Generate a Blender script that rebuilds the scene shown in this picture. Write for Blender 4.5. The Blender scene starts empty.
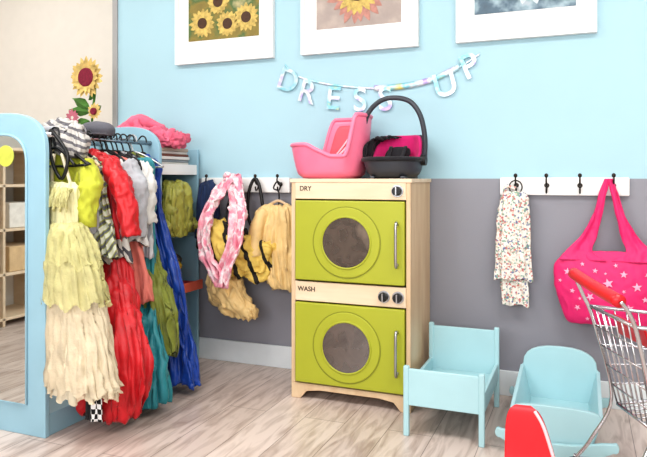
import bpy, math, random
from math import sin, cos, pi, sqrt, radians
from mathutils import Vector, Matrix, noise
random.seed(7)
S = bpy.context.scene
COL = S.collection

# ------------------------------------------------------------ materials
def lin(h):
    h = h.lstrip('#'); o = []
    for i in (0, 2, 4):
        c = int(h[i:i+2], 16)/255
        o.append(c/12.92 if c <= .04045 else ((c+.055)/1.055)**2.4)
    return (o[0], o[1], o[2], 1)

def M(name, h, rough=.6, metal=0, var=.0, scale=15, bump=0, bscale=120, sheen=0, coat=0, trans=0, alpha=1):
    m = bpy.data.materials.new(name); m.use_nodes = True
    nt = m.node_tree; b = nt.nodes['Principled BSDF']
    c = lin(h)
    b.inputs['Base Color'].default_value = c
    b.inputs['Roughness'].default_value = rough
    b.inputs['Metallic'].default_value = metal
    b.inputs['Sheen Weight'].default_value = sheen
    b.inputs['Coat Weight'].default_value = coat
    b.inputs['Transmission Weight'].default_value = trans
    b.inputs['Alpha'].default_value = alpha
    tc = nt.nodes.new('ShaderNodeTexCoord')
    if var:
        n = nt.nodes.new('ShaderNodeTexNoise'); n.inputs['Scale'].default_value = scale
        n.inputs['Detail'].default_value = 4
        nt.links.new(tc.outputs['Object'], n.inputs['Vector'])
        r = nt.nodes.new('ShaderNodeValToRGB')
        r.color_ramp.elements[0].position = .3; r.color_ramp.elements[1].position = .7
        r.color_ramp.elements[0].color = tuple(max(0, x*(1-var)) for x in c[:3])+(1,)
        r.color_ramp.elements[1].color = tuple(min(1, x*(1+var*.6)) for x in c[:3])+(1,)
        nt.links.new(n.outputs['Fac'], r.inputs['Fac'])
        nt.links.new(r.outputs['Color'], b.inputs['Base Color'])
    if bump:
        n2 = nt.nodes.new('ShaderNodeTexNoise'); n2.inputs['Scale'].default_value = bscale
        nt.links.new(tc.outputs['Object'], n2.inputs['Vector'])
        bp = nt.nodes.new('ShaderNodeBump'); bp.inputs['Strength'].default_value = bump
        bp.inputs['Distance'].default_value = .01
        nt.links.new(n2.outputs['Fac'], bp.inputs['Height'])
        nt.links.new(bp.outputs['Normal'], b.inputs['Normal'])
    return m

def F(name, h, var=.12, rough=.85, bump=.25, bscale=60, alpha=1):
    return M(name, h, rough=rough, var=var, scale=18, bump=bump, bscale=bscale, sheen=.1, alpha=alpha)

def pattern(name, kind, cols, scale, rough=.85, rot=(0, 0, 0), dist=1.0):
    m = bpy.data.materials.new(name); m.use_nodes = True
    nt = m.node_tree; b = nt.nodes['Principled BSDF']; b.inputs['Roughness'].default_value = rough
    tc = nt.nodes.new('ShaderNodeTexCoord'); mp = nt.nodes.new('ShaderNodeMapping')
    mp.inputs['Rotation'].default_value = rot
    nt.links.new(tc.outputs['Object'], mp.inputs['Vector'])
    if kind == 'stripe':
        t = nt.nodes.new('ShaderNodeTexWave'); t.inputs['Scale'].default_value = scale
        t.inputs['Distortion'].default_value = dist
        out = t.outputs['Fac']
    elif kind == 'checker':
        t = nt.nodes.new('ShaderNodeTexChecker'); t.inputs['Scale'].default_value = scale
        out = t.outputs['Fac']
    elif kind == 'voronoi':
        t = nt.nodes.new('ShaderNodeTexVoronoi'); t.inputs['Scale'].default_value = scale
        sp = nt.nodes.new('ShaderNodeSeparateColor')
        nt.links.new(t.outputs['Color'], sp.inputs['Color']); out = sp.outputs['Red']
    else:
        t = nt.nodes.new('ShaderNodeTexNoise'); t.inputs['Scale'].default_value = scale
        t.inputs['Detail'].default_value = 3
        out = t.outputs['Fac']
    nt.links.new(mp.outputs['Vector'], t.inputs['Vector'])
    r = nt.nodes.new('ShaderNodeValToRGB'); r.color_ramp.interpolation = 'CONSTANT' if kind != 'noise' else 'LINEAR'
    els = r.color_ramp.elements
    els[0].position = cols[0][0]; els[0].color = lin(cols[0][1])
    els[1].position = cols[1][0]; els[1].color = lin(cols[1][1])
    for p, c in cols[2:]:
        e = els.new(p); e.color = lin(c)
    nt.links.new(out, r.inputs['Fac']); nt.links.new(r.outputs['Color'], b.inputs['Base Color'])
    return m

# ------------------------------------------------------------ mesh helpers
groups = []
def G(name):
    e = bpy.data.objects.new(name, None); e.empty_display_size = .05
    COL.objects.link(e); groups.append(e); return e

def mk(name, vs, fs, mat, parent=None, smooth=False):
    me = bpy.data.meshes.new(name); me.from_pydata([tuple(v) for v in vs], [], fs); me.update()
    me.materials.append(mat)
    if smooth:
        for p in me.polygons: p.use_smooth = True
    o = bpy.data.objects.new(name, me); COL.objects.link(o)
    if parent: o.parent = parent
    return o

def crumple(o, s=.03, size=.07, zs=.16):
    """cloth creases: mostly vertical ridges pushed along the surface normal"""
    me = o.data; f = .55/size
    new = []
    for v in me.vertices:
        c = v.co
        q = Vector((c.x*f, c.y*f, c.z*f*zs + c.x*f*.15))
        a = noise.noise(q*1.6)
        r = 1-2*abs(noise.noise(q*3.4+Vector((7, 3, 1))))
        r2 = 1-2*abs(noise.noise(Vector((c.x*f*1.3+c.z*f*.9, c.y*f*1.3, c.z*f*.7-c.x*f))*1.2))
        new.append(c+v.normal*s*(.38*a+.34*r+.16*r2-.25))
    for v, c in zip(me.vertices, new): v.co = c
    me.update()
    return o

def bev(o, w, seg=2):
    if w:
        m = o.modifiers.new('bevel', 'BEVEL'); m.width = w; m.segments = seg; m.limit_method = 'ANGLE'; m.angle_limit = radians(35)
    return o

def box(name, x0, x1, y0, y1, z0, z1, mat, parent=None, b=.003):
    vs = [(x, y, z) for x in (x0, x1) for y in (y0, y1) for z in (z0, z1)]
    fs = [(0, 1, 3, 2), (4, 6, 7, 5), (0, 4, 5, 1), (2, 3, 7, 6), (0, 2, 6, 4), (1, 5, 7, 3)]
    return bev(mk(name, vs, fs, mat, parent), b)

def plate(name, pts, d0, d1, mat, parent=None, axis='y', b=.003, smooth=False):
    n = len(pts)
    def P(a, c, d): return (a, d, c) if axis == 'y' else ((d, a, c) if axis == 'x' else (a, c, d))
    vs = [P(a, c, d0) for a, c in pts] + [P(a, c, d1) for a, c in pts]
    fs = [tuple(range(n)), tuple(reversed(range(n, 2*n)))] + [((i+1) % n, i, n+i, n+(i+1) % n) for i in range(n)]
    o = mk(name, vs, fs, mat, parent)
    import bmesh
    bm = bmesh.new(); bm.from_mesh(o.data); bmesh.ops.recalc_face_normals(bm, faces=bm.faces); bm.to_mesh(o.data); bm.free()
    return bev(o, b)

def cat(pts, sub, cyc=False):
    n = len(pts); out = []
    def g(i):
        return pts[i % n] if cyc else pts[max(0, min(n-1, i))]
    rng = n if cyc else n-1
    for i in range(rng):
        p0, p1, p2, p3 = g(i-1), g(i), g(i+1), g(i+2)
        for k in range(sub):
            t = k/sub
            out.append(tuple(.5*((2*b)+(-a+c)*t+(2*a-5*b+4*c-d)*t*t+(-a+3*b-3*c+d)*t**3) for a, b, c, d in zip(p0, p1, p2, p3)))
    if not cyc: out.append(tuple(pts[-1]))
    return out

def tube(name, pts, r, mat, parent=None, cyc=False, seg=10, sub=6, curve=True, ry=None):
    if not isinstance(r, (list, tuple)): r = [r]*len(pts)
    P = [tuple(p)+(rr,) for p, rr in zip(pts, r)]
    P = cat(P, sub, cyc) if curve else P
    n = len(P); V = [Vector(p[:3]) for p in P]
    vs, fs = [], []; up = None
    for i in range(n):
        a = V[(i-1) % n] if (cyc or i > 0) else V[i]
        c = V[(i+1) % n] if (cyc or i < n-1) else V[i]
        T = (c-a).normalized()
        if up is None:
            up = Vector((0, 0, 1)) if abs(T.z) < .9 else Vector((0, 1, 0))
        up = (up - T*up.dot(T))
        if up.length < 1e-5: up = Vector((1, 0, 0))
        up.normalize(); sd = T.cross(up)
        for k in range(seg):
            an = 2*pi*k/seg
            vs.append(V[i] + (up*cos(an)*(ry if ry else 1) + sd*sin(an))*P[i][3])
    for i in range(n if cyc else n-1):
        for k in range(seg):
            j = (i+1) % n
            fs.append((i*seg+k, i*seg+(k+1) % seg, j*seg+(k+1) % seg, j*seg+k))
    if not cyc:
        fs.append(tuple(reversed(range(seg)))); fs.append(tuple(range((n-1)*seg, n*seg)))
    return mk(name, vs, fs, mat, parent, True)

def rod(name, p, q, r, mat, parent=None, seg=20):
    o = tube(name, [p, q], r, mat, parent, curve=False, seg=seg)
    for f in o.data.polygons:
        if len(f.vertices) > 4: f.use_smooth = False
    return o

def loft(name, rings, mat, parent=None, n=0, amp=0, seg=144, sub=12, ph=0, hem=0, cap=True, w0=.25):
    R = cat(rings, sub); N = len(R); vs, fs = [], []
    for i, (x, y, z, rx, ry) in enumerate(R):
        v = i/(N-1); w = w0+(1-w0)*v
        for k in range(seg):
            a = 2*pi*k/seg
            f = 1
            if n:
                s1 = sin(n*a+ph+1.3*sin(2.2*v+ph)); s2 = sin((2*n+1)*a+ph*2-2*v)
                f += amp*w*((1-2*abs(s1))*.9 + (1-2*abs(s2))*.45 + .45*sin((n//2+1)*a+3*v+ph))
            zz = z + hem*v*v*(sin(n*a+ph)+.5*sin(3*a+ph*3))
            vs.append((x+cos(a)*rx*f, y+sin(a)*ry*f, zz))
    for i in range(N-1):
        for k in range(seg):
            fs.append((i*seg+k, (i+1)*seg+k, (i+1)*seg+(k+1) % seg, i*seg+(k+1) % seg))
    if cap:
        fs.append(tuple(range(seg))); fs.append(tuple(reversed(range((N-1)*seg, N*seg))))
    return mk(name, vs, fs, mat, parent, True)

def sheet(name, rows, mat, parent=None, n=3, amp=.01, seg=40, sub=8, ph=0, th=.003, hem=0):
    R = cat([tuple(l)+tuple(r) for l, r in rows], sub); N = len(R); vs, fs = [], []
    for i, q in enumerate(R):
        v = i/(N-1); L = Vector(q[:3]); Q = Vector(q[3:])
        d = (Q-L); nn = Vector((d.y, -d.x, 0))
        nn = nn.normalized() if nn.length > 1e-6 else Vector((0, -1, 0))
        for k in range(seg+1):
            u = k/seg
            dd = amp*(sin(2*pi*n*u+ph+1.5*v)+.4*sin(2*pi*n*2.3*u+ph-3*v))
            p = L+d*u+nn*dd; p.z += hem*v*v*sin(2*pi*n*u+ph)
            vs.append(p)
    for i in range(N-1):
        for k in range(seg):
            a = i*(seg+1)+k; fs.append((a, a+1, a+seg+2, a+seg+1))
    o = mk(name, vs, fs, mat, parent, True)
    m = o.modifiers.new('sol', 'SOLIDIFY'); m.thickness = th; m.offset = 0
    return o

def disc(name, c, r, d, mat, parent, axis='y', seg=48, b=.002):
    return plate(name, [(c[0]+r*cos(2*pi*i/seg), c[1]+r*sin(2*pi*i/seg)) for i in range(seg)], d[0], d[1], mat, parent, axis, b)

def ring(name, cx, cz, r, rr, y, mat, parent, ry=None):
    return tube(name, [(cx+r*cos(2*pi*i/40), y, cz+r*sin(2*pi*i/40)) for i in range(40)], rr, mat, parent, cyc=True, curve=False, ry=ry)

def text(name, s, size, loc, mat, parent, ext=.001, rotz=0, tilt=0, bold=0):
    cu = bpy.data.curves.new(name, 'FONT'); cu.body = s; cu.size = size; cu.extrude = ext
    cu.align_x = 'CENTER'; cu.align_y = 'CENTER'; cu.offset = bold
    t = bpy.data.objects.new('tmp', cu); COL.objects.link(t)
    dg = bpy.context.evaluated_depsgraph_get(); dg.update()
    me = bpy.data.meshes.new_from_object(t.evaluated_get(dg)); bpy.data.objects.remove(t)
    Rm = Matrix.Translation(loc) @ Matrix.Rotation(rotz, 4, 'Z') @ Matrix.Rotation(tilt, 4, 'Y') @ Matrix.Rotation(pi/2, 4, 'X')
    me.transform(Rm); me.materials.clear(); me.materials.append(mat)
    o = bpy.data.objects.new(name, me); COL.objects.link(o); o.parent = parent
    return o

def petals(name, cx, y, cz, r0, r1, n, w, mat, parent, ph=0, cup=0):
    vs, fs = [], []
    for i in range(n):
        a = 2*pi*i/n+ph+random.uniform(-.06, .06); L = r1*random.uniform(.9, 1.05)
        d = (cos(a), sin(a)); p = (-sin(a), cos(a)); b = len(vs)
        prof = [(0, .35), (.25, .8), (.5, 1), (.75, .75), (.92, .3), (1, 0)]
        for t, ww in prof:
            rr = r0+(L-r0)*t
            for s in (-1, 1):
                vs.append((cx+d[0]*rr+p[0]*s*ww*w, y-cup*t*(1-.3*t)-(i % 2)*.0015, cz+d[1]*rr+p[1]*s*ww*w))
        for k in range(5): fs.append((b+2*k, b+2*k+1, b+2*k+3, b+2*k+2))
    return mk(name, vs, fs, mat, parent)

# ------------------------------------------------------------ palette
blueW = M('wall_paint_blue', '#A9CBD6', .7, var=.03, scale=2, bump=.05, bscale=200)
greyW = M('wall_paint_grey', '#8E8E96', .6, var=.04, scale=3, bump=.05, bscale=200)
creamW = M('wall_paint_cream', '#E4DFD6', .8, var=.02)
whiteT = M('trim_white', '#DDE3E6', .5, var=.03)
greyT = M('trim_grey', '#A0A0A0', .5, var=.03)
ceilM = M('ceiling_white', '#F2F2F0', .9, var=.02)
paintB = M('pale_blue_paint', '#96BCCC', .4, var=.05, scale=6)
paintC = M('pale_aqua_paint', '#AACFD5', .4, var=.04, scale=6)
white = M('white_paint', '#EFEEEC', .5, var=.02)
chrome = M('chrome', '#C8C8CC', .2, metal=1, var=.03)
steel = M('brushed_steel', '#B5B5B8', .35, metal=1, var=.05)
black = M('black_plastic', '#151517', .4, var=.05)
darkmet = M('dark_metal', '#3A3430', .35, metal=.8, var=.05)
lime = M('lime_laminate', '#A6AA30', .45, var=.04, scale=5)
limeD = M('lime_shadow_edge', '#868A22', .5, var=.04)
redP = M('red_plastic', '#D31F2B', .35, var=.04)

def woodmat(name, c1, c2, rough=.5, sc=(2, 2, 30)):
    m = bpy.data.materials.new(name); m.use_nodes = True; nt = m.node_tree; b = nt.nodes['Principled BSDF']
    tc = nt.nodes.new('ShaderNodeTexCoord'); mp = nt.nodes.new('ShaderNodeMapping'); mp.inputs['Scale'].default_value = sc
    n = nt.nodes.new('ShaderNodeTexNoise'); n.inputs['Scale'].default_value = 3; n.inputs['Detail'].default_value = 6
    r = nt.nodes.new('ShaderNodeValToRGB'); r.color_ramp.elements[0].color = lin(c1); r.color_ramp.elements[1].color = lin(c2)
    r.color_ramp.elements[0].position = .3; r.color_ramp.elements[1].position = .7
    nt.links.new(tc.outputs['Object'], mp.inputs['Vector']); nt.links.new(mp.outputs['Vector'], n.inputs['Vector'])
    nt.links.new(n.outputs['Fac'], r.inputs['Fac']); nt.links.new(r.outputs['Color'], b.inputs['Base Color'])
    b.inputs['Roughness'].default_value = rough
    return m
birch = woodmat('birch_plywood', '#C9AB88', '#DBC3A2', sc=(6, 6, 1))
birchL = woodmat('birch_light', '#DAC2A4', '#E6D1B6', sc=(1, 6, 8))

def floormat():
    m = bpy.data.materials.new('vinyl_plank'); m.use_nodes = True; nt = m.node_tree; b = nt.nodes['Principled BSDF']
    L = nt.links.new
    tc = nt.nodes.new('ShaderNodeTexCoord'); mp = nt.nodes.new('ShaderNodeMapping'); mp.inputs['Rotation'].default_value = (0, 0, pi/2)
    L(tc.outputs['Object'], mp.inputs['Vector'])
    br = nt.nodes.new('ShaderNodeTexBrick'); br.inputs['Scale'].default_value = 1
    br.inputs['Brick Width'].default_value = 1.2; br.inputs['Row Height'].default_value = .18
    br.inputs['Mortar Size'].default_value = .0016; br.inputs['Mortar Smooth'].default_value = .3
    br.inputs['Color1'].default_value = lin('#D9CAC1'); br.inputs['Color2'].default_value = lin('#C9B9B0'); br.inputs['Mortar'].default_value = lin('#8A7B74')
    L(mp.outputs['Vector'], br.inputs['Vector'])
    m2 = nt.nodes.new('ShaderNodeMapping'); m2.inputs['Scale'].default_value = (9, 1.3, 1)
    L(tc.outputs['Object'], m2.inputs['Vector'])
    n = nt.nodes.new('ShaderNodeTexNoise'); n.inputs['Scale'].default_value = 3; n.inputs['Detail'].default_value = 8; n.inputs['Distortion'].default_value = 1.2
    L(m2.outputs['Vector'], n.inputs['Vector'])
    r = nt.nodes.new('ShaderNodeValToRGB')
    r.color_ramp.elements[0].position = .3; r.color_ramp.elements[0].color = lin('#BDB3AE')
    r.color_ramp.elements[1].position = .58; r.color_ramp.elements[1].color = (1, 1, 1, 1)
    L(n.outputs['Fac'], r.inputs['Fac'])
    mx = nt.nodes.new('ShaderNodeMix'); mx.data_type = 'RGBA'; mx.blend_type = 'MULTIPLY'; mx.inputs['Factor'].default_value = .8
    L(br.outputs['Color'], mx.inputs['A']); L(r.outputs['Color'], mx.inputs['B']); L(mx.outputs['Result'], b.inputs['Base Color'])
    b.inputs['Roughness'].default_value = .32
    return m

# ------------------------------------------------------------ room
box('floor', -4.7, 2.7, -4.7, .7, -.05, 0, floormat(), b=0)
box('ceiling', -4.7, 2.7, -4.7, .7, 2.75, 2.8, ceilM, b=0)
wb = G('wall_back')
box('grey_wainscot', -2.55, 2.6, 0, .12, 0, 1.0, greyW, wb, 0)
box('blue_upper', -2.55, 2.6, 0, .12, 1.0, 2.75, blueW, wb, 0)
box('wall_alcove', -4.6, 2.6, .58, .68, 0, 2.75, creamW, b=0)
box('wall_left', -4.7, -4.6, -4.6, .68, 0, 2.75, creamW, b=0)
box('wall_right', 2.6, 2.7, -4.6, .68, 0, 2.75, creamW, b=0)
fw = G('wall_front')
box('wall_below', -4.6, 2.6, -4.7, -4.6, 0, .8, creamW, fw, 0)
box('wall_above', -4.6, 2.6, -4.7, -4.6, 2.3, 2.75, creamW, fw, 0)
box('wall_l', -4.6, -2.6, -4.7, -4.6, .8, 2.3, creamW, fw, 0)
box('wall_r', 1.6, 2.6, -4.7, -4.6, .8, 2.3, creamW, fw, 0)
wn = G('window_1')
for i, x in enumerate((-2.6, -1.2, .2, 1.55)): box('mullion_%d' % i, x, x+.05, -4.69, -4.62, .8, 2.3, white, wn)
box('sill', -2.6, 1.6, -4.69, -4.55, .78, .82, white, wn); box('head', -2.6, 1.6, -4.69, -4.6, 2.25, 2.3, white, wn)
box('trim_1', -2.585, -2.55, -.012, .13, 0, 2.75, greyT)
box('baseboard_back', -2.55, 2.6, -.014, 0, 0, .115, whiteT)
box('baseboard_alcove', -4.6, -2.55, .566, .58, 0, .115, whiteT)

# ------------------------------------------------------------ pictures
def frame(x0, x1, kind):
    g = G('framed_flower_picture'); z0, z1 = 1.64, 2.16
    for nm, a in (('bottom_rail', (x0, x1, z0, z0+.02)), ('top_rail', (x0, x1, z1-.02, z1)), ('left_rail', (x0, x0+.02, z0+.02, z1-.02)), ('right_rail', (x1-.02, x1, z0+.02, z1-.02))):
        box(nm, a[0], a[1], -.032, -.001, a[2], a[3], white, g, .0008)
    box('mat_board', x0+.01, x1-.01, -.02, -.006, z0+.01, z1-.01, M('matboard', '#F0F1F1', .8, var=.01), g, 0)
    px0, px1, pz0, pz1 = x0+.085, x1-.085, z0+.125, z1-.09
    cols = {0: [(0, '#4E4230'), (.45, '#8A7A3A'), (.6, '#4D6A3C'), (.8, '#C8B98C')],
            1: [(0, '#8F8681'), (.5, '#A79A93'), (.7, '#B9ABA2'), (.9, '#8A8078')],
            2: [(0, '#3A3F4A'), (.45, '#5B7180'), (.6, '#9DB3BD'), (.8, '#D9C9CC')]}[kind]
    box('print', px0, px1, -.0225, -.02, pz0, pz1, pattern('print_%d' % kind, 'noise', cols, 12, .6), g, 0)
    yel = M('print_yellow', '#CDB264', .6, var=.35, scale=60); brn = M('print_brown', '#4A2E1A', .6, var=.3, scale=80)
    pk = M('print_peach', '#B98478', .6, var=.25, scale=40); gy = M('print_pale', '#C9D3DA', .6, var=.2)
    cx = (px0+px1)/2
    if kind == 0:
        for (dx, z, r) in ((-.13, 1.86, .085), (.03, 1.845, .072), (.145, 1.87, .078), (-.03, 1.97, .07)):
            petals('petals', cx+dx, -.0235, z, .02, r, 16, .014, yel, g); disc('flower_centre', (cx+dx, z), .03, (-.0262, -.025), brn, g, b=0)
    elif kind == 1:
        petals('petals', cx, -.0235, 1.94, .03, .165, 22, .022, pk, g); petals('petals_inner', cx, -.0255, 1.94, .03, .12, 18, .018, yel, g)
        disc('flower_centre', (cx, 1.94), .05, (-.029, -.028), brn, g, b=0)
    else:
        petals('petals', cx+.02, -.0235, 1.95, .03, .16, 14, .03, gy, g); disc('flower_centre', (cx+.02, 1.95), .045, (-.027, -.026), brn, g, b=0)
frame(-2.129, -1.516, 0); frame(-1.353, -.735, 1); frame(-.553, .0594, 2)

# ------------------------------------------------------------ garland
gar = G('dress_up_letter_garland')
irid = pattern('holographic_foil', 'noise', [(.3, '#DCD27C'), (.42, '#84C8D8'), (.52, '#E0E6EA'), (.6, '#A896D8'), (.7, '#EBC890')], 8, .3)
irid.node_tree.nodes['Principled BSDF'].inputs['Metallic'].default_value = .25
sp = [(-1.455, 1.60), (-1.38, 1.535), (-1.2, 1.482), (-.962, 1.45), (-.83, 1.452), (-.683, 1.474), (-.54, 1.53), (-.445, 1.585)]
sheet('ribbon', [((x, -.006, z-.005), (x, -.006, z+.005)) for x, z in sp], irid, gar, n=1, amp=0, seg=2, th=.001)
sheet('ribbon_tape', [((x, -.009, z-.015), (x, -.009, z+.015)) for x, z in sp[3:7]], irid, gar, n=1, amp=0, seg=2, th=.001)
for ch, x, z, ti in (('D', -1.435, 1.51, .35), ('R', -1.325, 1.445, .3), ('E', -1.18, 1.405, .12), ('S', -1.035, 1.39, 0), ('S', -.903, 1.388, -.05), ('U', -.606, 1.445, -.25), ('P', -.49, 1.525, -.4)):
    text('letter_'+ch, ch, .165, (x, -.014, z), irid, gar, ext=.0015, tilt=ti, bold=.0016)

# ------------------------------------------------------------ washer dryer
wd = G('toy_washer_dryer')
X0, X1, Y0, Y1 = -1.237, -.678, -.396, -.02
box('side_left', X0, X0+.018, Y0+.012, Y1, .0, .985, birch, wd); box('side_right', X1-.018, X1, Y0+.012, Y1, 0, .985, birch, wd)
box('back', X0+.018, X1-.018, Y1-.008, Y1, .05, .98, birch, wd); box('top', X0-.006, X1+.006, Y0-.004, Y1+.004, .982, 1.0, birchL, wd)
box('shelf_mid', X0+.018, X1-.018, Y0+.02, Y1-.01, .48, .5, birch, wd); box('shelf_low', X0+.018, X1-.018, Y0+.02, Y1-.01, .06, .078, birch, wd)
fr = [(X0, 0), (X0+.045, 0), (X0+.075, .035), (X0+.14, .045), (X1-.14, .045), (X1-.075, .035), (X1-.045, 0), (X1, 0), (X1, .07), (X0, .07)]
plate('plinth', fr, Y0, Y0+.02, birch, wd)
for x in (X0, X1-.02): box('front_stile', x, x+.02, Y0, Y0+.02, .07, .983, birch, wd)
box('dry_panel', X0+.02, X1-.02, Y0-.002, Y0+.016, .908, .982, birchL, wd); box('wash_panel', X0+.02, X1-.02, Y0-.002, Y0+.016, .446, .534, birchL, wd)
glass = pattern('dark_window', 'noise', [(.3, '#2A211E'), (.5, '#4E4039'), (.6, '#3A2F2A'), (.75, '#7A6A5E')], 6, .04)
glass.node_tree.nodes['Principled BSDF'].inputs['Coat Weight'].default_value = 1
glass.node_tree.nodes['Principled BSDF'].inputs['IOR'].default_value = 1.8
for nm, a, b_ in (('dryer', .542, .902), ('washer', .078, .44)):
    box(nm+'_door', X0+.024, X1-.024, Y0-.012, Y0+.014, a, b_, lime, wd, .005)
    cz = (a+b_)/2-.004; cx = -.965
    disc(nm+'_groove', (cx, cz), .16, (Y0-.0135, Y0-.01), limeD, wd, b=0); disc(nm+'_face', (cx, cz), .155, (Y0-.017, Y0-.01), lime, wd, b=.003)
    ring(nm+'_window_rim', cx, cz, .114, .0045, Y0-.017, lime, wd); disc(nm+'_window', (cx, cz), .111, (Y0-.0185, Y0-.012), glass, wd, b=0)
    hx = -.732; hz = cz+.0
    tube(nm+'_handle', [(hx, Y0-.01, hz-.085), (hx, Y0-.04, hz-.09), (hx, Y0-.044, hz), (hx, Y0-.04, hz+.09), (hx, Y0-.01, hz+.085)], .006, steel, wd)
for kx, kz in ((-.735, .947), (-.795, .49), (-.732, .49)):
    disc('knob_plate', (kx, kz), .027, (Y0-.006, Y0-.001), steel, wd); disc('knob', (kx, kz), .02, (Y0-.024, Y0-.005), black, wd, b=.004)
    box('knob_grip', kx-.003, kx+.003, Y0-.032, Y0-.022, kz-.017, kz+.017, steel, wd, .001)
ink = M('printed_ink', '#3B302A', .7, var=.05)
text('label_dry', 'DRY', .03, (-1.165, Y0-.003, .955), ink, wd, .0005, bold=.0003); text('label_wash', 'WASH', .03, (-1.16, Y0-.003, .5), ink, wd, .0005, bold=.0003)

# ------------------------------------------------------------ shells (seats)
def bucket(name, cx, cy, z0, a, b, rot, hf, flare, mat, parent, th=.008, low=.0, seg=96, rows=12, e=2.6):
    vs, fs = [], []
    def pt(t, s):
        c, q = cos(t), sin(t)
        x = abs(c)**(2/e)*(1 if c >= 0 else -1)*a*s; y = abs(q)**(2/e)*(1 if q >= 0 else -1)*b*s
        return (cx+x*cos(rot)-y*sin(rot), cy+x*sin(rot)+y*cos(rot))
    prof = [(.0, .0), (.45, 0), (.8, .004), (.93, .02)]
    for s, z in prof[1:]:
        for k in range(seg):
            x, y = pt(2*pi*k/seg, s); vs.append((x, y, z0+z))
    for r in range(1, rows+1):
        v = r/rows
        for k in range(seg):
            t = 2*pi*k/seg; h = hf(t); x, y = pt(t, .93+(flare-.93)*(v**.7))
            vs.append((x, y, z0+.02+(h-.02)*v))
    tot = len(prof)-1+rows
    for i in range(tot-1):
        for k in range(seg): fs.append((i*seg+k, i*seg+(k+1) % seg, (i+1)*seg+(k+1) % seg, (i+1)*seg+k))
    fs.append(tuple(reversed(range(seg))))
    o = mk(name, vs, fs, mat, parent, True)
    m = o.modifiers.new('s', 'SOLIDIFY'); m.thickness = th; m.offset = 0
    rim = [vs[(tot-1)*seg+k] for k in range(seg)]
    return o, rim

def sm(x): x = max(0, min(1, x)); return x*x*(3-2*x)
pinkP = M('pink_plastic', '#F2809E', .35, var=.05); pinkD = M('coral_pad', '#E05F6E', .6, var=.1)
ps = G('doll_booster_seat')
back = radians(32)
PCX, PCY = -1.105, -.225
def hf(t):
    d = cos(t-back); return .10+.19*sm((d+.0)/.42)+.055*sm((cos(t-radians(205))-.2)/.5)
o, rim = bucket('shell', PCX, PCY, 1.002, .162, .138, 0, hf, 1.13, pinkP, ps)
tube('rim_bead', rim, .010, pinkP, ps, cyc=True, curve=False)
bucket('seat_pad', PCX+.01, PCY+.005, 1.02, .136, .118, 0, lambda t: .05+.19*sm((cos(t-back)-.05)/.45), 1.12, pinkD, ps, th=.014)
loft('crotch_post', [(PCX-.06, PCY-.05, 1.02, .03, .03), (PCX-.065, PCY-.055, 1.08, .022, .022), (PCX-.07, PCY-.06, 1.13, .02, .02), (PCX-.07, PCY-.06, 1.14, .006, .006)], pinkP, ps)
for s in (-1, 1):
    px, py = PCX+.06+s*.03, PCY+.05-s*.05
    tube('harness_strap', [(px+.03, py+.02, 1.22), (px-.02, py-.03, 1.13), (PCX-.03, PCY-.02, 1.055)], .009, M('strap_pale', '#F0C4CE', .7, var=.05), ps, ry=.4)
loft('foot_base', [(PCX, PCY, 1.0, .11, .10), (PCX, PCY, 1.012, .12, .11)], pinkP, ps)

cs = G('doll_car_seat')
shellG = M('dark_grey_shell', '#3C4048', .4, var=.06); hot = F('hot_pink_cushion', '#D01F72', .15); blk = F('black_fabric', '#1C1B20')
cxx, cyy = -.80, -.215
def hc(t): return .08+.11*sm((sin(t)+.1)/.9)
o, rim = bucket('shell', cxx, cyy, 1.006, .115, .145, 0, hc, 1.12, shellG, cs)
tube('rim_binding', rim, .011, blk, cs, cyc=True, curve=False)
bucket('cushion', cxx, cyy, 1.03, .098, .128, 0, lambda t: .055+.12*sm((sin(t)+.1)/.9), 1.15, hot, cs, th=.016)
loft('head_pad', [(cxx-.005, cyy+.06, 1.09, .04, .02), (cxx-.005, cyy+.07, 1.11, .06, .025), (cxx, cyy+.085, 1.14, .05, .02), (cxx, cyy+.09, 1.15, .02, .01)], blk, cs)
crumple(sheet('folded_hood', [((cxx-.135, cyy-.05, 1.10), (cxx-.11, cyy+.13, 1.10)), ((cxx-.13, cyy-.05, 1.15), (cxx-.09, cyy+.135, 1.17)), ((cxx-.105, cyy-.0, 1.185), (cxx-.05, cyy+.13, 1.205)), ((cxx-.08, cyy+.05, 1.18), (cxx-.0, cyy+.12, 1.20))], blk, cs, n=3, amp=.005), .02, .04)
for s in (-1, 1):
    tube('harness', [(cxx+s*.035, cyy+.07, 1.15), (cxx+s*.03, cyy, 1.09), (cxx, cyy-.05, 1.06)], .009, blk, cs, ry=.4)
    disc('handle_pivot', (cyy-.0, 1.085), .026, (cxx+s*.137-.012, cxx+s*.137+.012), black, cs, axis='x')
tube('carry_handle', [(cxx-.14, cyy, 1.085), (cxx-.145, cyy-.02, 1.18), (cxx-.12, cyy-.035, 1.29), (cxx-.06, cyy-.045, 1.35), (cxx+.01, cyy-.05, 1.365), (cxx+.085, cyy-.045, 1.345), (cxx+.13, cyy-.035, 1.28), (cxx+.147, cyy-.02, 1.18), (cxx+.14, cyy, 1.085)], .0115, shellG, cs, sub=8)
for s in (-1, 1): box('foot', cxx+s*.07-.012, cxx+s*.07+.012, cyy-.12, cyy+.12, 1.0, 1.012, shellG, cs, .004)

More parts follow.
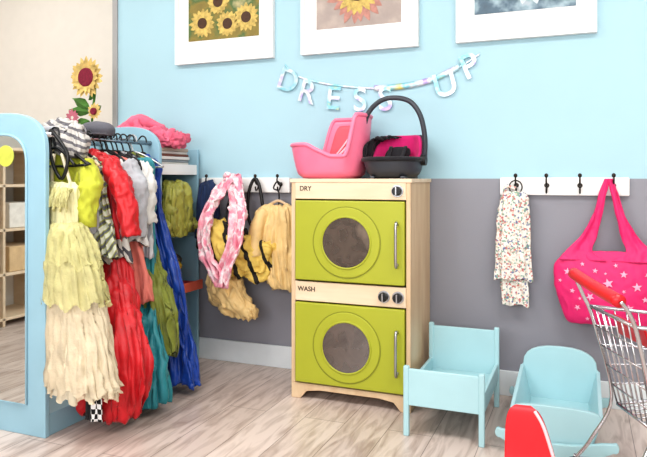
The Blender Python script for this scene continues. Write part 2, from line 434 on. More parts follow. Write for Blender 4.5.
# ------------------------------------------------------------ hook rails
def hook(g, x, z=.97):
    disc('hook_plate', (x, z), .011, (-.03, -.024), darkmet, g)
    tube('hook_upper', [(x, -.026, z), (x, -.05, z+.0), (x, -.07, z+.02), (x, -.066, z+.038)], .004, darkmet, g)
    tube('hook_lower', [(x, -.026, z-.005), (x, -.045, z-.03), (x, -.06, z-.03), (x, -.064, z-.012)], .004, darkmet, g)
    loft('hook_ball', [(x, -.066, z+.034, .001, .001), (x, -.066, z+.04, .008, .008), (x, -.066, z+.05, .007, .007), (x, -.066, z+.054, .001, .001)], darkmet, g, seg=16, sub=3)
r1 = G('coat_hook_rail'); box('rail', -.352, .188, -.024, 0, .925, 1.005, white, r1, .005)
for x in (-.279, -.148, -.01, .124): hook(r1, x)
r2 = G('coat_hook_rail'); box('rail', -1.96, -1.42, -.024, 0, .925, 1.005, white, r2, .005)
for x in (-1.9, -1.74, -1.6, -1.47): hook(r2, x)

# floral scarf
sc = G('floral_scarf')
flo = pattern('floral_print', 'voronoi', [(0, '#E2DED6'), (.42, '#D2BFAE'), (.55, '#BE7472'), (.65, '#DEDAD2'), (.75, '#86A694'), (.84, '#E2DED6'), (.92, '#727A98')], 140)
tube('loop', [(-.279, -.06, .955), (-.32, -.055, .965), (-.325, -.05, .93), (-.30, -.05, .905)], .009, flo, sc)
tube('hook_ring', [(-.279+.028*cos(a*pi/4), -.062, .962+.03*sin(a*pi/4)) for a in range(8)], .003, darkmet, sc, cyc=True)
crumple(loft('main_drape', [(-.285, -.06, .945, .018, .015), (-.287, -.06, .92, .055, .022), (-.29, -.06, .86, .066, .026), (-.292, -.06, .74, .072, .028), (-.292, -.06, .62, .078, .03), (-.29, -.06, .545, .08, .03)], flo, sc, n=5, amp=.10, hem=.004), .02, .04)
crumple(loft('tail_drape', [(-.285, -.055, .6, .055, .018), (-.285, -.055, .5, .057, .02), (-.28, -.055, .43, .056, .02)], flo, sc, n=4, amp=.1, hem=.005, w0=.8), .015, .04)

# tote bag
tb = G('star_tote_bag'); hotp = F('hot_pink_canvas', '#DE226E', .06, .55, .12)
starM = M('star_print', '#F0A6C2', .4, var=.05)
bc = .105; by = -.075
BR = [(bc, by, .69, .165, .012), (bc, by, .66, .195, .022), (bc, by, .62, .222, .035), (bc, by, .56, .222, .046), (bc, by, .48, .205, .052), (bc, by, .41, .18, .045), (bc, by, .382, .165, .032), (bc, by, .375, .14, .02)]
crumple(loft('body', BR, hotp, tb), .008, .07, .8)
for s in (-1, 1):
    def X(v): return bc+s*v
    crumple(sheet('strap_'+('l' if s < 0 else 'r'), [((X(.02-.004), -.062, 1.0), (X(-.004), -.066, 1.0)), ((X(.045), by+.01, .9), (X(.018), by, .9)), ((X(.075), by, .82), (X(.034), by, .82)),
        ((X(.115), by, .75), (X(.052), by, .745)), ((X(.17), by-.01, .69), (X(.065), by-.01, .69)), ((X(.2), by-.022, .65), (X(.01), by-.028, .65))], hotp, tb, n=1, amp=.004, th=.006), .012, .04)
def surf(x, z):
    for i in range(len(BR)-1):
        a, b = BR[i], BR[i+1]
        if b[2] <= z <= a[2]:
            t = (a[2]-z)/(a[2]-b[2]); rx = a[3]+(b[3]-a[3])*t; ry = a[4]+(b[4]-a[4])*t
            q = 1-((x-bc)/rx)**2
            return by-ry*sqrt(max(.05, q))*1.02-.0055
    return by-.03
vs, fs = [], []
for (sx, sz, sr) in [(-.06, .6, .016), (.0, .57, .02), (.05, .61, .012), (.1, .56, .022), (.16, .6, .016), (.21, .55, .02), (-.04, .52, .012), (.03, .5, .018), (.12, .49, .014), (.07, .44, .018), (.18, .46, .02), (-.02, .45, .014), (.24, .5, .014), (.25, .6, .012), (.0, .635, .01), (.13, .635, .01), (.14, .42, .011), (.2, .41, .01), (.02, .405, .01), (-.09, .56, .009), (.06, .53, .008), (.16, .53, .009), (.09, .6, .007), (-.01, .49, .008)]:
    b = len(vs); ph = random.random(); vs.append((sx, surf(sx, sz)-.001, sz))
    for k in range(10):
        r = sr if k % 2 == 0 else sr*.42; a = 2*pi*k/10+ph
        vs.append((sx+r*cos(a), surf(sx+r*cos(a), sz+r*sin(a)), sz+r*sin(a)))
    for k in range(10): fs.append((b, b+1+k, b+1+(k+1) % 10))
mk('stars', vs, fs, starM, tb)

# ------------------------------------------------------------ hangings on left rail
navy = F('navy_cloth', '#1E3157'); pinkst = pattern('pink_white_print', 'noise', [(.34, '#E58A9E'), (.46, '#EFB5C0'), (.54, '#F0E4E4'), (.62, '#E593A6')], 16)
peach = F('pale_yellow_satin', '#E4C58A', .14, .55); bee = pattern('bee_stripes', 'stripe', [(0, '#DFC267'), (.84, '#26231F')], 3.6, rot=(0, .35, 0), dist=3.5)
nv = G('navy_cape')
crumple(loft('body', [(-1.885, -.07, .99, .02, .015), (-1.885, -.08, .95, .05, .035), (-1.88, -.08, .8, .065, .04), (-1.885, -.08, .68, .06, .04)], navy, nv, n=4, amp=.12), .03)
pk = G('pink_scarf')
def ribbon(name, pts, w, mat, g, **k):
    return crumple(sheet(name, [((x-w*.5, y+.01, z), (x+w*.5, y-.01, z)) for x, y, z in pts], mat, g, **k), .04, .05)
ribbon('left_fall', [(-1.72, -.08, 1.02), (-1.77, -.14, .93), (-1.80, -.22, .80), (-1.78, -.27, .65), (-1.70, -.29, .52), (-1.66, -.29, .455)], .085, pinkst, pk, n=2, amp=.012)
ribbon('right_fall', [(-1.715, -.08, 1.02), (-1.66, -.15, .93), (-1.60, -.24, .82), (-1.60, -.28, .68), (-1.64, -.30, .56), (-1.66, -.30, .46)], .10, pinkst, pk, n=2, amp=.014, ph=1)
ribbon('knot', [(-1.76, -.07, .99), (-1.73, -.09, 1.02), (-1.70, -.09, 1.0)], .07, pinkst, pk, n=2, amp=.006)
bk = G('black_strap_bag')
tube('strap', [(-1.6, -.066, 1.0), (-1.635, -.07, .93), (-1.64, -.07, .8), (-1.6, -.07, .74), (-1.555, -.07, .8), (-1.565, -.07, .93)], .009, black, bk, cyc=True)
bc_ = G('bee_costume')
def blob(name, rings, mat, g, **k):
    o = loft(name, [(r[2], r[1], r[0], r[4], r[3]) for r in rings], mat, g, **k)
    for v in o.data.vertices: v.co = Vector((v.co.z, v.co.y, v.co.x))
    o.data.flip_normals(); o.data.update()
    return o
crumple(blob('body', [(-1.89, -.14, .72, .02, .03), (-1.86, -.15, .69, .045, .09), (-1.78, -.16, .66, .06, .13), (-1.66, -.16, .62, .065, .12), (-1.55, -.15, .59, .06, .11), (-1.48, -.13, .58, .045, .09), (-1.46, -.12, .58, .02, .04)], bee, bc_, n=5, amp=.06), .07, .07, .6)
crumple(loft('yellow_leg', [(-1.75, -.15, .54, .05, .04), (-1.74, -.16, .48, .09, .055), (-1.71, -.16, .4, .10, .055), (-1.66, -.15, .33, .11, .055), (-1.63, -.14, .285, .08, .04)], peach, bc_, n=5, amp=.08), .06, .07, .6)
tube('hanging_cord', [(-1.74, -.06, .95), (-1.745, -.1, .86), (-1.74, -.14, .76)], .006, black, bc_)
yc = G('pale_yellow_costume')
crumple(loft('body', [(-1.46, -.075, .86, .03, .02), (-1.455, -.08, .84, .10, .035), (-1.45, -.09, .78, .125, .045), (-1.44, -.1, .66, .12, .05), (-1.42, -.1, .55, .115, .05), (-1.4, -.1, .47, .10, .05), (-1.39, -.1, .44, .08, .035)], peach, yc, n=6, amp=.09), .06)
crumple(tube('sleeve', [(-1.52, -.1, .83), (-1.55, -.13, .76), (-1.56, -.15, .66), (-1.55, -.16, .6)], [.03, .04, .04, .035], peach, yc, seg=16), .03)
tube('hanger_hook', [(-1.46, -.07, .86), (-1.46, -.07, .93), (-1.49, -.07, .95), (-1.47, -.068, .985), (-1.45, -.066, .97)], .004, black, yc)
tube('hanger_arms', [(-1.57, -.075, .83), (-1.5, -.075, .87), (-1.46, -.075, .885), (-1.42, -.075, .87), (-1.35, -.075, .83)], .007, birch, yc)

# ------------------------------------------------------------ costume rack
rk = G('costume_rack')
def archpanel(x0, x1, zs, zt):
    cx, hw = (x0+x1)/2, (x1-x0)/2; pts = [(x0, .0), (x1, .0)]
    for i in range(25):
        a = pi*i/24; e = 2.6
        c, s = cos(a), sin(a)
        pts.append((cx+hw*abs(c)**(2/e)*(1 if c >= 0 else -1), zs+(zt-zs)*abs(s)**(2/e)))
    return pts
YN, YF = -1.18, -.45
plate('near_panel', archpanel(-2.37, -1.915, 1.10, 1.26), YN, YN+.022, paintB, rk)
mir = M('mirror_glass', '#D4D9D9', .02, metal=1)
inner = archpanel(-2.29, -2.008, 1.05, 1.175); inner[0] = (-2.29, .12); inner[1] = (-2.008, .12)
plate('mirror', inner, YN-.004, YN, mir, rk, b=0)
tube('mirror_bead', [(a, YN-.003, c) for a, c in inner], .005, paintB, rk, cyc=True, curve=False)
disc('yellow_sticker', (-2.115, 1.09), .042, (YN-.006, YN-.004), M('yellow_sticker', '#C9CF5A', .5, var=.2), rk, b=0)
plate('far_panel', archpanel(-2.37, -1.925, 1.12, 1.26), YF, YF+.022, paintB, rk)
box('base_board', -2.36, -1.935, YN+.02, YF, .03, .05, paintB, rk)
box('base_rail_right', -1.945, -1.92, YN+.01, YF, 0, .085, paintB, rk); box('base_rail_left', -2.37, -2.345, YN+.01, YF, 0, .085, paintB, rk)
for x in (-1.98, -2.28): rod('hanging_rod', (x, YN+.02, 1.175), (x, YF, 1.175), .012, chrome, rk)

def hanger(g, x, y, z=1.175, w=.17, mt=None, r=.0035, tw=0):
    mt = mt or black
    tube('hanger_hook', [(x+.022, y, z-.002), (x+.016, y, z+.022), (x-.006, y, z+.03), (x-.024, y, z+.01), (x-.008, y, z-.02), (x, y, z-.045)], r, mt, g)
    tube('hanger_bar', [(x-w, y-tw, z-.12), (x-w*.5, y-tw*.5, z-.075), (x, y, z-.05), (x+w*.5, y+tw*.5, z-.075), (x+w, y+tw, z-.12)], .006, mt, g)
for i, (yy, tw, mt) in enumerate(((-1.075, .03, black), (-1.05, -.02, black), (-1.035, .04, birch), (-.79, -.03, black), (-.6, .03, steel))):
    hg = G('clothes_hanger'); hanger(hg, -1.965+.01*(i % 2), yy, w=.15, mt=mt, tw=tw, r=.0045)
    tube('hanger_lower_bar', [(-1.965-.15, yy-tw, 1.055), (-1.965, yy, 1.05), (-1.965+.15, yy+tw, 1.055)], .005, mt, hg)

def garment(name, mat, y, zb, xr, sh=.17, ry=.035, ph=0, n=5, amp=.08, top=1.11, sleeves=None, rb=None, ybt=None, rings=None, cr=.05, size=.07):
    g = G(name); x = -1.97
    hanger(g, x, y, w=sh*.9)
    rb = rb or sh*1.05; yb = ybt if ybt is not None else y
    h = top-zb
    R = [(x, y, top+.005, .035, .02), (x, y, top-.02, sh*.6, ry*.8), (x, y, top-.06, sh, ry)]
    if rings: R += rings
    else: R += [(x+xr*.2, y, top-h*.35, sh*.93, ry*1.1), (x+xr*.6, (y+yb)/2, top-h*.7, (sh+rb)/2, ry*1.3), (x+xr, yb, zb, rb, ry*1.5)]
    crumple(loft('body', R, mat, g, n=n, amp=amp, ph=ph, hem=.012), cr, size)
    if sleeves:
        sm_, L, out, fwd = sleeves
        for s in (-1, 1):
            o = out if s > 0 else 0
            crumple(tube('sleeve', [(x+s*sh*.85, y-.01, top-.05), (x+s*(sh+.015)+o*.3, y-.02-fwd*.3, top-.13), (x+s*(sh+.01)+o*.7, y-.03-fwd*.7, top-L*.6), (x+s*sh+o, y-.03-fwd, top-L)], [.034, .042, .038, .034], sm_, g, seg=36, sub=14), .035, .045, .5)
    return g
ivory = F('ivory_satin', '#E2D6BA', .12, .6, .2)
tulle = F('lime_tulle', '#D6D094', .16, .8, .5, 150, alpha=.68); cream = F('cream_tulle', '#E4D5B8', .12, .8, .4, 150, alpha=.74)
d = G('yellow_princess_dress')
hanger(d, -1.955, -1.09, w=.10)
for s in (-1, 1): tube('strap', [(-1.915+s*.05, -1.09, .95), (-1.93+s*.04, -1.09, 1.02), (-1.94+s*.02, -1.09, 1.10)], .007, ivory, d)
crumple(loft('bodice', [(-1.905, -1.10, .985, .05, .02), (-1.9, -1.10, .96, .07, .033), (-1.89, -1.105, .88, .07, .038), (-1.88, -1.11, .80, .064, .038), (-1.87, -1.11, .77, .064, .04)], F('straw_satin', '#D9D3A2', .14, .6), d, n=6, amp=.05), .02, .04)
crumple(sheet('shoulder_ruffle', [((-1.98, -1.125, .97), (-1.83, -1.135, .965)), ((-1.985, -1.15, .93), (-1.825, -1.16, .925)), ((-1.98, -1.15, .885), (-1.83, -1.155, .88))], tulle, d, n=5, amp=.007, hem=.01, seg=80), .02, .03)
crumple(loft('lining', [(-1.87, -1.11, .8, .055, .035), (-1.85, -1.115, .68, .09, .05), (-1.82, -1.12, .5, .115, .06), (-1.80, -1.125, .34, .13, .065), (-1.79, -1.13, .24, .135, .07)], ivory, d, n=7, amp=.08), .03, .06)
crumple(loft('peplum', [(-1.87, -1.11, .83, .06, .045), (-1.865, -1.115, .8, .09, .055), (-1.85, -1.12, .72, .12, .07), (-1.84, -1.12, .67, .13, .075)], tulle, d, n=9, amp=.08, hem=.015, cap=False), .02, .03, .1)
crumple(loft('upper_tier', [(-1.875, -1.11, .80, .06, .045), (-1.86, -1.115, .76, .095, .055), (-1.84, -1.12, .65, .13, .075), (-1.82, -1.125, .52, .148, .085)], tulle, d, n=11, amp=.07, hem=.014, cap=False, ph=.7), .03, .04, .1)
for k_, zb_ in enumerate((.20, .175)):
    crumple(loft('lower_tier_%d' % k_, [(-1.85, -1.11, .66, .08, .055), (-1.82, -1.12, .5, .125, .072), (-1.795, -1.125, .34, .15, .083), (-1.78, -1.13, .24, .16-.012*k_, .088-.008*k_), (-1.775, -1.13, zb_, .165-.012*k_, .092-.01*k_)], cream, d, n=13, amp=.06, ph=2+k_*1.3, hem=.012, cap=False), .035, .045, .08)
limeF = F('lime_satin', '#B5B83A'); greyF = F('grey_jersey', '#ACADB2'); redF = F('red_satin', '#C01823', .15, .45); tealF = F('teal_satin', '#24808A', .15, .45)
wht = F('white_cotton', '#D6D4D0'); sal = F('salmon_cloth', '#D87E72', .1); blackF = F('black_felt', '#1D1C20')
garment('lime_fairy_jacket', limeF, -1.02, .90, .03, sh=.13, sleeves=(limeF, .30, .03, .02), ph=.4)
zeb = pattern('grey_tiger_print', 'stripe', [(0, '#D2CFC8'), (.7, '#55545A')], 7, rot=(0, .7, 0), dist=6)
garment('grey_cloak', greyF, -.985, .78, .0, sh=.145, ph=1.1)
plaid = pattern('green_plaid', 'stripe', [(0, '#D4D8C6'), (.5, '#A0A550'), (.8, '#6A6C70')], 10, rot=(0, -.6, 0), dist=2)
garment('printed_vest', plaid, -.955, .68, .07, sh=.145, ph=1.1)
garment('red_band_jacket', redF, -.91, .74, .02, sh=.165, sleeves=(redF, .34, .10, .0), ph=2)
garment('tiger_tunic', zeb, -.885, .66, .08, sh=.12, ph=2.7)
rd = garment('red_ball_gown', redF, -.845, .04, .17, sh=.12, ry=.05, ph=.9, n=6, amp=.10,
    rings=[(-1.93, -.85, .8, .10, .05), (-1.87, -.88, .62, .10, .06), (-1.81, -.94, .48, .125, .08), (-1.765, -.98, .34, .16, .09), (-1.75, -.99, .2, .165, .095), (-1.765, -.98, .09, .15, .085), (-1.77, -.98, .05, .13, .075)], cr=.06, size=.09)
chk = pattern('checker_trim', 'checker', [(0, '#F0F0F0'), (.5, '#151515')], 50)
sheet('checker_sash', [((-1.745, -1.115, .42), (-1.71, -1.11, .42)), ((-1.735, -1.13, .25), (-1.695, -1.12, .25)), ((-1.745, -1.12, .07), (-1.70, -1.11, .07))], chk, rd, n=1, amp=.003)
sheet('black_panel', [((-1.765, -1.11, .42), (-1.745, -1.112, .42)), ((-1.765, -1.12, .25), (-1.735, -1.125, .25)), ((-1.78, -1.11, .07), (-1.745, -1.118, .07))], blackF, rd, n=1, amp=.003)
garment('white_hoodie', wht, -.80, .72, .05, sh=.165, sleeves=(greyF, .36, .05, 0), ph=3, ry=.045)
garment('salmon_tunic', sal, -.765, .47, .10, sh=.13, ph=1.7)
garment('pirate_waistcoat', blackF, -.73, .80, .03, sh=.16, ph=.8)
garment('grey_striped_shirt', pattern('grey_pinstripe', 'stripe', [(0, '#C0C1C4'), (.6, '#8E9096')], 14, dist=2), -.70, .66, .03, sh=.155, ph=.2, sleeves=(wht, .3, .03, 0))
garment('teal_mermaid_gown', tealF, -.66, .06, .12, sh=.15, ph=2.3, ry=.05,
    rings=[(-1.95, -.66, .8, .145, .045), (-1.90, -.68, .55, .13, .05), (-1.84, -.74, .35, .14, .07), (-1.79, -.80, .18, .16, .08), (-1.78, -.81, .06, .155, .08)], cr=.06)
olv = F('olive_velvet', '#7C8436', .25, .6)
garment('olive_tunic', olv, -.61, .22, .17, sh=.11, ph=.6, ry=.045,
    rings=[(-1.95, -.61, .8, .10, .04), (-1.90, -.64, .65, .10, .05), (-1.82, -.68, .5, .12, .06), (-1.79, -.69, .35, .13, .06), (-1.78, -.69, .23, .125, .055)], cr=.06)
royal = F('royal_blue_satin', '#1A469F', .25, .3)
garment('royal_blue_cape', royal, -.52, .04, .15, sh=.085, ph=1.3, n=6, amp=.11, ry=.045,
    rings=[(-1.965, -.52, .9, .085, .04), (-1.93, -.52, .72, .10, .05), (-1.87, -.53, .5, .12, .055), (-1.83, -.53, .3, .135, .06), (-1.80, -.53, .14, .145, .065), (-1.79, -.53, .045, .15, .065)], cr=.06, size=.08)
# hats and cloths on top of rods
ht = G('striped_knit_hat'); stp = pattern('grey_stripe', 'stripe', [(0, '#B8B4AF'), (.6, '#6A686C')], 12, rot=(0, 1.2, 0), dist=2)
crumple(loft('crown', [(-2.03, -.98, 1.19, .085, .06), (-2.03, -.98, 1.215, .095, .07), (-2.025, -.98, 1.235, .08, .06), (-2.02, -.98, 1.25, .04, .03), (-2.02, -.98, 1.255, .005, .005)], stp, ht, n=5, amp=.05), .03, .05, 1)
tube('brim_roll', [(-2.03+.095*cos(a*pi/6), -.98+.07*sin(a*pi/6), 1.2) for a in range(12)], .016, greyF, ht, cyc=True)
h4 = G('striped_shawl')
crumple(loft('drape', [(-1.95, -1.03, 1.215, .03, .03), (-1.94, -1.035, 1.20, .06, .04), (-1.925, -1.04, 1.16, .07, .045), (-1.915, -1.04, 1.12, .06, .04), (-1.91, -1.04, 1.09, .04, .03)], stp, h4, n=5, amp=.14), .05, .05)
h2 = G('charcoal_cap'); dg = F('charcoal_felt', '#5A5A62')
loft('crown', [(-2.0, -.80, 1.19, .08, .06), (-2.0, -.80, 1.22, .085, .065), (-2.0, -.8, 1.245, .06, .045), (-2.0, -.8, 1.255, .01, .01)], dg, h2)
plate('visor', [(-1.95+.06*cos(a*pi/8), -.86-.04*sin(a*pi/8)) for a in range(9)], 1.19, 1.196, dg, h2, axis='z')
h3 = G('black_tote_strap')
tube('strap', [(-1.99, -1.08, 1.19), (-1.94, -1.10, 1.17), (-1.88, -1.10, 1.09), (-1.91, -1.10, 1.0), (-1.96, -1.10, 1.07)], .007, black, h3, cyc=True)

# ------------------------------------------------------------ storage shelf
sh = G('storage_shelf')
box('near_side', -2.44, -1.99, -.41, -.392, 0, 1.16, paintB, sh); box('far_side', -2.44, -1.975, -.038, -.02, 0, 1.16, paintB, sh)
box('back', -2.44, -2.425, -.392, -.038, 0, 1.12, paintB, sh)
for z in (.06, .42, .70, 1.06): box('shelf_board', -2.425, -1.985, -.392, -.038, z-.012, z+.008, paintB if z < 1 else white, sh)
box('shelf_lip', -1.99, -1.978, -.392, -.038, 1.02, 1.075, white, sh)
bks = G('stack_of_picture_books')
zz = 1.0685
for i, c in enumerate(('#D8D3CC', '#8D9398', '#E2DFDA', '#7C4B3A', '#DDD8D0', '#B9A898')):
    t = random.uniform(.012, .02); dxx = random.uniform(-.015, .015)
    box('book_%d' % i, -2.3+dxx, -2.0+dxx, -.35+dxx, -.09, zz, zz+t-.001, M('book_%d' % i, c, .6, var=.08), bks, .002); zz += t
pf = G('pink_fleece_blanket'); pinkF = F('pink_fleece', '#DE6C86', .25)
crumple(loft('bundle', [(-2.12, -.25, zz, .15, .13), (-2.11, -.25, zz+.03, .19, .15), (-2.13, -.26, zz+.07, .18, .14), (-2.17, -.26, zz+.10, .13, .11), (-2.18, -.26, zz+.125, .04, .04)], pinkF, pf, n=6, amp=.08, w0=.7), .06, .06, 1)
crumple(tube('fold_roll', [(-2.30, -.33, zz+.05), (-2.15, -.38, zz+.07), (-2.02, -.32, zz+.05), (-1.95, -.2, zz+.03)], [.03, .035, .035, .02], pinkF, pf, seg=20), .02, .05, 1)
crumple(tube('fold_roll_top', [(-2.28, -.28, zz+.11), (-2.15, -.30, zz+.14), (-2.05, -.24, zz+.09)], [.02, .035, .02], pinkF, pf, seg=20), .02, .05, 1)
ob = G('green_dress_up_shoes'); oS = F('olive_satin', '#A3A24A', .25, .4)
for i, (yy, zz0) in enumerate(((-.345, .712), (-.255, .712), (-.165, .712), (-.085, .712), (-.30, .80), (-.20, .80), (-.25, .885))):
    crumple(tube('shoe_%d' % i, [(-2.19, yy, zz0+.075), (-2.13, yy, zz0+.055), (-2.06, yy-.003, zz0+.042), (-1.98, yy-.006, zz0+.04), (-1.93, yy-.006, zz0+.03)], [.022, .038, .04, .043, .022], oS, ob, seg=28, sub=10), .02, .06, 1)
    tube('shoe_cuff_%d' % i, [(-2.13+.035*cos(a*pi/4), yy+.03*sin(a*pi/4), zz0+.088-.012*cos(a*pi/4)) for a in range(8)], .009, oS, ob, cyc=True)
crumple(loft('satin_drape', [(-2.02, -.2, .985, .03, .05), (-1.98, -.22, .95, .04, .10), (-1.965, -.23, .86, .035, .12), (-1.96, -.24, .76, .035, .10), (-1.955, -.24, .70, .02, .06)], oS, ob, n=5, amp=.12), .04, .05, .3)
tb2 = G('toy_basket')
loft('basket', [(-2.12, -.215, .432, .09, .10), (-2.12, -.215, .47, .12, .12), (-2.12, -.215, .52, .125, .13)], F('wicker_brown', '#9A6F45', .3, .7, .8, 50), tb2, cap=True)
for i in range(12):
    a = i*.75; rr = .04+.05*(i % 2); zb_ = .505+.03*(i % 3)
    loft('toy_ball_%d' % i, [(-2.10+rr*cos(a), -.215+rr*sin(a), zb_, .004, .004), (-2.10+rr*cos(a), -.215+rr*sin(a), zb_+.01, .025, .025), (-2.10+rr*cos(a), -.215+rr*sin(a), zb_+.035, .03, .03), (-2.10+rr*cos(a), -.215+rr*sin(a), zb_+.06, .004, .004)], M('ball_%d' % i, ['#B8B2A8', '#4A4642', '#C2A23B', '#5F7E4A', '#B8493F', '#7E6A55', '#3E5F8A'][i % 7], .5, var=.1), tb2, seg=20, sub=5)
ty = G('play_tray'); box('red_tray', -2.12, -1.93, -.37, -.06, .4285, .436, redP, ty, .003); box('tray_lip', -1.935, -1.925, -.37, -.06, .40, .45, M('tray_coral', '#E0705A', .5, var=.05), ty, .003)
bn = G('storage_bin')
loft('bin', [(-2.15, -.215, .069, .13, .12), (-2.15, -.215, .2, .14, .14), (-2.15, -.215, .33, .15, .15)], F('teal_bin', '#2F6390'), bn, seg=48)

# ------------------------------------------------------------ artificial sunflower
sf = G('artificial_sunflower')
grn = F('leaf_green', '#4E7A34', .25); petM = M('petal_cream_yellow', '#D9BC74', .7, var=.4, scale=30); crim = M('crimson_centre', '#7E1B36', .8, var=.3, scale=90)
fx, fy = -2.63, -.1
hx, hy, hz = -2.61, -.19, 1.575
tube('stem', [(fx, fy, .1), (fx, fy, .8), (fx+.0, fy-.03, 1.3), (hx+.02, hy+.04, hz-.06), (hx, hy+.01, hz)], .007, grn, sf)
petals('petals_outer', hx, hy, hz, .03, .118, 20, .017, petM, sf, cup=.012); petals('petals_inner', hx, hy-.006, hz, .03, .098, 18, .016, petM, sf, ph=.2, cup=.02)
disc('flower_head', (hx, hz), .054, (hy-.02, hy+.004), crim, sf, b=.008)
def leaf(x, y, z, ang, L, w):
    pr = [(0, .05), (.2, .6), (.45, 1), (.7, .75), (.9, .3), (1, .02)]; v, f = [], []
    for t, q in pr:
        for s in (-1, 0, 1):
            v.append((x+cos(ang)*L*t-sin(ang)*s*q*w, y-(.015 if s == 0 else 0)-.02*t, z+sin(ang)*L*t+cos(ang)*s*q*w))
    for k in range(5):
        for j in range(2): f.append((3*k+j, 3*k+j+1, 3*k+3+j+1, 3*k+3+j))
    mk('leaf', v, f, grn, sf)
for a in ((1.40, 2.6, .12, .035), (1.36, .5, .11, .032), (1.33, 3.4, .12, .035), (1.31, -.5, .09, .03), (1.45, .9, .07, .02), (1.38, 3.0, .13, .03)): leaf(fx+.005, fy-.05, *a)
petals('small_bloom', fx+.07, fy-.09, 1.38, .01, .05, 12, .01, petM, sf); disc('small_bloom_centre', (fx+.07, 1.38), .02, (fy-.105, fy-.088), crim, sf, b=.004)
petals('side_bloom', fx-.09, fy-.09, 1.35, .01, .055, 12, .01, M('pink_petal', '#B96A7A', .7, var=.3), sf)
loft('floor_vase', [(fx, fy, 0, .07, .07), (fx, fy, .1, .085, .085), (fx, fy, .3, .07, .07), (fx, fy, .42, .045, .045), (fx, fy, .46, .055, .055)], M('ceramic_white', '#DAD8D2', .3, var=.05), sf)

# ------------------------------------------------------------ doll bed
db = G('doll_bed'); bx0, bx1, byf, byb = -.647, -.337, -.635, -.165
for x in (bx0, bx1-.022):
    box('foot_post', x, x+.022, byf, byf+.02, 0, .272, paintC, db, .004); box('head_post', x, x+.022, byb-.02, byb, 0, .348, paintC, db, .004)
box('footboard', bx0+.02, bx1-.02, byf+.003, byf+.017, .12, .262, paintC, db); box('headboard', bx0+.02, bx1-.02, byb-.017, byb-.003, .12, .335, paintC, db)
for x in (bx0+.004, bx1-.018): box('side_rail', x, x+.014, byf+.018, byb-.018, .115, .19, paintC, db)
box('mattress_board', bx0+.018, bx1-.018, byf+.017, byb-.017, .13, .143, paintC, db)

# ------------------------------------------------------------ doll cradle
dc = G('doll_cradle'); cc = -.09
for nm, y, ht_ in (('head', -.17, .29), ('foot', -.62, .185)):
    hw = .155; hs = .205 if nm == 'head' else .165
    pts = [(cc-.115, .05), (cc+.115, .05), (cc+hw, hs-.01)]
    for i in range(13):
        a = pi*i/12; pts.append((cc+(hw-.008)*abs(cos(a))**.8*(1 if cos(a) >= 0 else -1), hs+(ht_-hs)*sin(a)**.8))
    pts.append((cc-hw, hs-.01))
    plate(nm+'board', pts, y-.009, y+.009, paintC, dc)
    top, bot = [], []
    for i in range(21):
        t = -1+2*i/20; x = cc+t*.19; top.append((x, .06+.035*t*t-(.008*max(0, abs(t)-.8)/.2))); bot.append((x, .0+.055*t*t))
    ends = lambda s: [(cc+s*(.19+.018*sin(b)), .072-.02*cos(b)) for b in (.4, 1.0, 1.6, 2.2, 2.7)]
    out = bot+ends(1)+list(reversed(top))+list(reversed(ends(-1)))
    yy = y+(.022 if nm == 'head' else -.022)
    plate(nm+'_rocker', out, yy-.009, yy+.009, paintC, dc)
for s in (-1, 1):
    vs = []
    for y, zt in ((-.612, .16), (-.178, .20)):
        for d_ in (0, .013):
            vs += [(cc+s*(.112+d_), y, .055), (cc+s*(.152+d_-.008), y, zt)]
    mk('side_board', vs, [(0, 1, 5, 4), (2, 6, 7, 3), (1, 3, 7, 5), (0, 4, 6, 2), (0, 2, 3, 1), (4, 5, 7, 6)], paintC, dc)
box('cradle_floor', cc-.115, cc+.115, -.612, -.178, .052, .066, paintC, dc)

# ------------------------------------------------------------ toy shopping cart
ct = G('toy_shopping_cart'); O = Vector((.035, -.955, 0)); Lx = Vector((.925, .38, 0)).normalized(); Wx = Vector((.38, -.925, 0)).normalized()
def C(l, w, z): return tuple(O+Lx*l+Wx*w+Vector((0, 0, z)))
tube('handle_grip', [C(0, -.16, .69), C(-.005, 0, .675), C(0, .16, .66)], .019, redP, ct, seg=16)
for s in (-1, 1):
    tube('upright', [C(0, s*.165, .675-s*.015), C(.03, s*.16, .62), C(.06, s*.15, .54), C(.11, s*.13, .3), C(.05, s*.14, .16), C(.0, s*.15, .09)], .006, chrome, ct)
    tube('base_rail', [C(.0, s*.15, .09), C(.2, s*.13, .08), C(.43, s*.11, .09)], .006, chrome, ct)
    for l, w in ((.0, .15), (.43, .11)):
        p = Vector(C(l, s*w, .045)); 
        for nm, rr, hw, mt in (('wheel', .045, .012, black), ('hub', .022, .015, greyT)):
            rod(nm, tuple(p-Wx*hw), tuple(p+Wx*hw), rr, mt, ct, seg=28)
        tube('fork', [C(l, s*w, .045), C(l, s*(w+.018), .07), C(l, s*w, .1)], .005, chrome, ct)
def bk_(u, w, v):
    l = (.12+(.05-.12)*v)*(1-u)+(.42+(.50-.42)*v)*u; z = (.28+(.585-.28)*v)*(1-u)+(.32+(.54-.32)*v)*u
    ww = ((.11+.04*v)*(1-u)+(.085+.03*v)*u)*w
    return C(l, ww, z)
for s in (-1, 1):
    for i in range(13): tube('side_wire', [bk_(i/12, s, 0), bk_(i/12, s, 1)], .0028, chrome, ct, curve=False, seg=6)
    for j in range(6): tube('side_run', [bk_(0, s, j/5), bk_(1, s, j/5)], .0055 if j in (0, 5) else .0028, chrome, ct, curve=False, seg=6)
for u in (0, 1):
    for i in range(8): tube('end_wire', [bk_(u, -1+i/3.5, 0), bk_(u, -1+i/3.5, 1)], .0028, chrome, ct, curve=False, seg=6)
    for j in range(6): tube('end_run', [bk_(u, -1, j/5), bk_(u, 1, j/5)], .0055 if j in (0, 5) else .0028, chrome, ct, curve=False, seg=6)
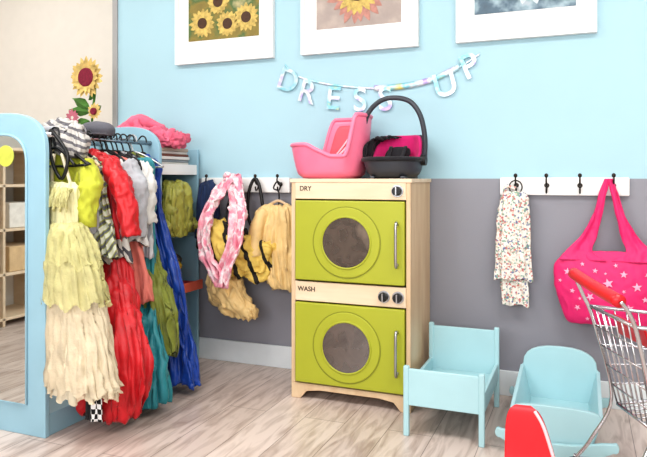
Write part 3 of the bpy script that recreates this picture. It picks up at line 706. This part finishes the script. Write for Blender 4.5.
for i in range(8): tube('floor_wire', [bk_(0, -1+i/3.5, 0), bk_(1, -1+i/3.5, 0)], .0028, chrome, ct, curve=False, seg=6)
tube('cross_bar', [C(0, -.15, .09), C(0, .15, .09)], .006, chrome, ct, curve=False)
sheet('child_seat_flap', [(C(.10, -.1, .57), C(.10, .1, .57)), (C(.12, -.1, .51), C(.12, .1, .51))], redP, ct, n=1, amp=0, th=.006)

# ------------------------------------------------------------ red doll chair
rc = G('doll_chair'); qx, qy = -.15, -1.07
sheet('backrest', [((qx-.03, qy, .325), (qx+.005, qy, .325)), ((qx-.052, qy-.005, .312), (qx+.028, qy-.005, .314)), ((qx-.062, qy-.01, .27), (qx+.05, qy-.01, .275)), ((qx-.064, qy-.02, .18), (qx+.08, qy-.02, .18)), ((qx-.066, qy-.04, .11), (qx+.1, qy-.04, .11))], redP, rc, n=1, amp=0, th=.022)
pw = M('pale_pink_highlight', '#F2C9CE', .5, var=.05)
tube('back_highlight', [(qx+.02, qy-.014, .318), (qx+.046, qy-.022, .275), (qx+.077, qy-.032, .18), (qx+.098, qy-.052, .11)], .005, pw, rc)  # pale strip standing in for the highlight down the backrest's right edge
sheet('seat', [((qx-.075, qy-.03, .115), (qx+.095, qy-.03, .115)), ((qx-.08, qy-.1, .105), (qx+.1, qy-.1, .105)), ((qx-.08, qy-.2, .115), (qx+.1, qy-.2, .115))], redP, rc, n=1, amp=0, th=.016)
for x in (qx-.065, qx+.085):
    for y in (qy-.045, qy-.185): rod('leg', (x, y, .11), (x*1.0, y, 0), .012, redP, rc)

# ------------------------------------------------------------ things behind (seen in mirror)
cb = G('cubby_shelf')
for z in (.05, .35, .65, .95, 1.2): box('board', -3.95, -3.6, -3.3, -1.7, z-.01, z+.01, birchL, cb)
for y in (-3.3, -2.9, -2.5, -2.1, -1.72): box('divider', -3.95, -3.6, y, y+.02, .0, 1.2, birchL, cb)
box('back', -3.97, -3.95, -3.3, -1.7, 0, 1.2, white, cb)
for i, y in enumerate((-2.85, -2.45, -2.05)):
    for j, z in enumerate((.362, .662)): box('bin', -3.9, -3.62, y, y+.3, z, z+.17, [F('bin_a', '#D8B98E'), F('bin_b', '#E8E2D8')][(i+j) % 2], cb)

# ------------------------------------------------------------ recentre groups
bpy.context.view_layer.update()
for g in groups:
    pts = []
    for c in g.children:
        pts += [c.matrix_world @ Vector(b) for b in c.bound_box]
    if not pts: continue
    mn = Vector([min(p[i] for p in pts) for i in range(3)]); mx = Vector([max(p[i] for p in pts) for i in range(3)])
    ctr = Vector(((mn.x+mx.x)/2, (mn.y+mx.y)/2, mn.z))
    g.location = ctr
    for c in g.children: c.location = c.location-ctr

# ------------------------------------------------------------ lights
def area(name, loc, rot, sx, sy, e, col):
    l = bpy.data.lights.new(name, 'AREA'); l.shape = 'RECTANGLE'; l.size = sx; l.size_y = sy; l.energy = e; l.color = col
    o = bpy.data.objects.new(name, l); o.location = loc; o.rotation_euler = rot; COL.objects.link(o)
area('ceiling_light_a', (-1.9, -1.9, 2.72), (0, 0, 0), 1.4, .9, 40, (1, .98, .96))
area('ceiling_light_b', (.7, -1.9, 2.72), (0, 0, 0), 1.4, .9, 40, (1, .98, .96))
area('alcove_fill_light', (-3.5, -.5, 2.72), (0, 0, 0), 1.2, 1.0, 12, (1, .98, .96))  # fill light added to brighten the cream alcove wall
area('window_daylight', (-.5, -4.58, 1.55), (pi/2, 0, 0), 4.0, 1.4, 76, (.98, .985, 1))
w = bpy.data.worlds.new('world'); S.world = w; w.use_nodes = True
w.node_tree.nodes['Background'].inputs[0].default_value = (.8, .9, 1, 1); w.node_tree.nodes['Background'].inputs[1].default_value = 1

# ------------------------------------------------------------ camera
cd = bpy.data.cameras.new('camera'); cam = bpy.data.objects.new('camera', cd); COL.objects.link(cam)
cam.location = (0, -3.06, 1.003); cam.rotation_euler = (pi/2, 0, math.atan2(.375, .927))
cd.sensor_width = 36; cd.lens = 36*640/647; cd.shift_y = -(228.5-178)/647; cd.clip_start = .01
S.camera = cam
S.view_settings.view_transform = 'Standard'; S.view_settings.exposure = 0
try: S.view_settings.look = 'Medium High Contrast'
except Exception as e: print('look', e)
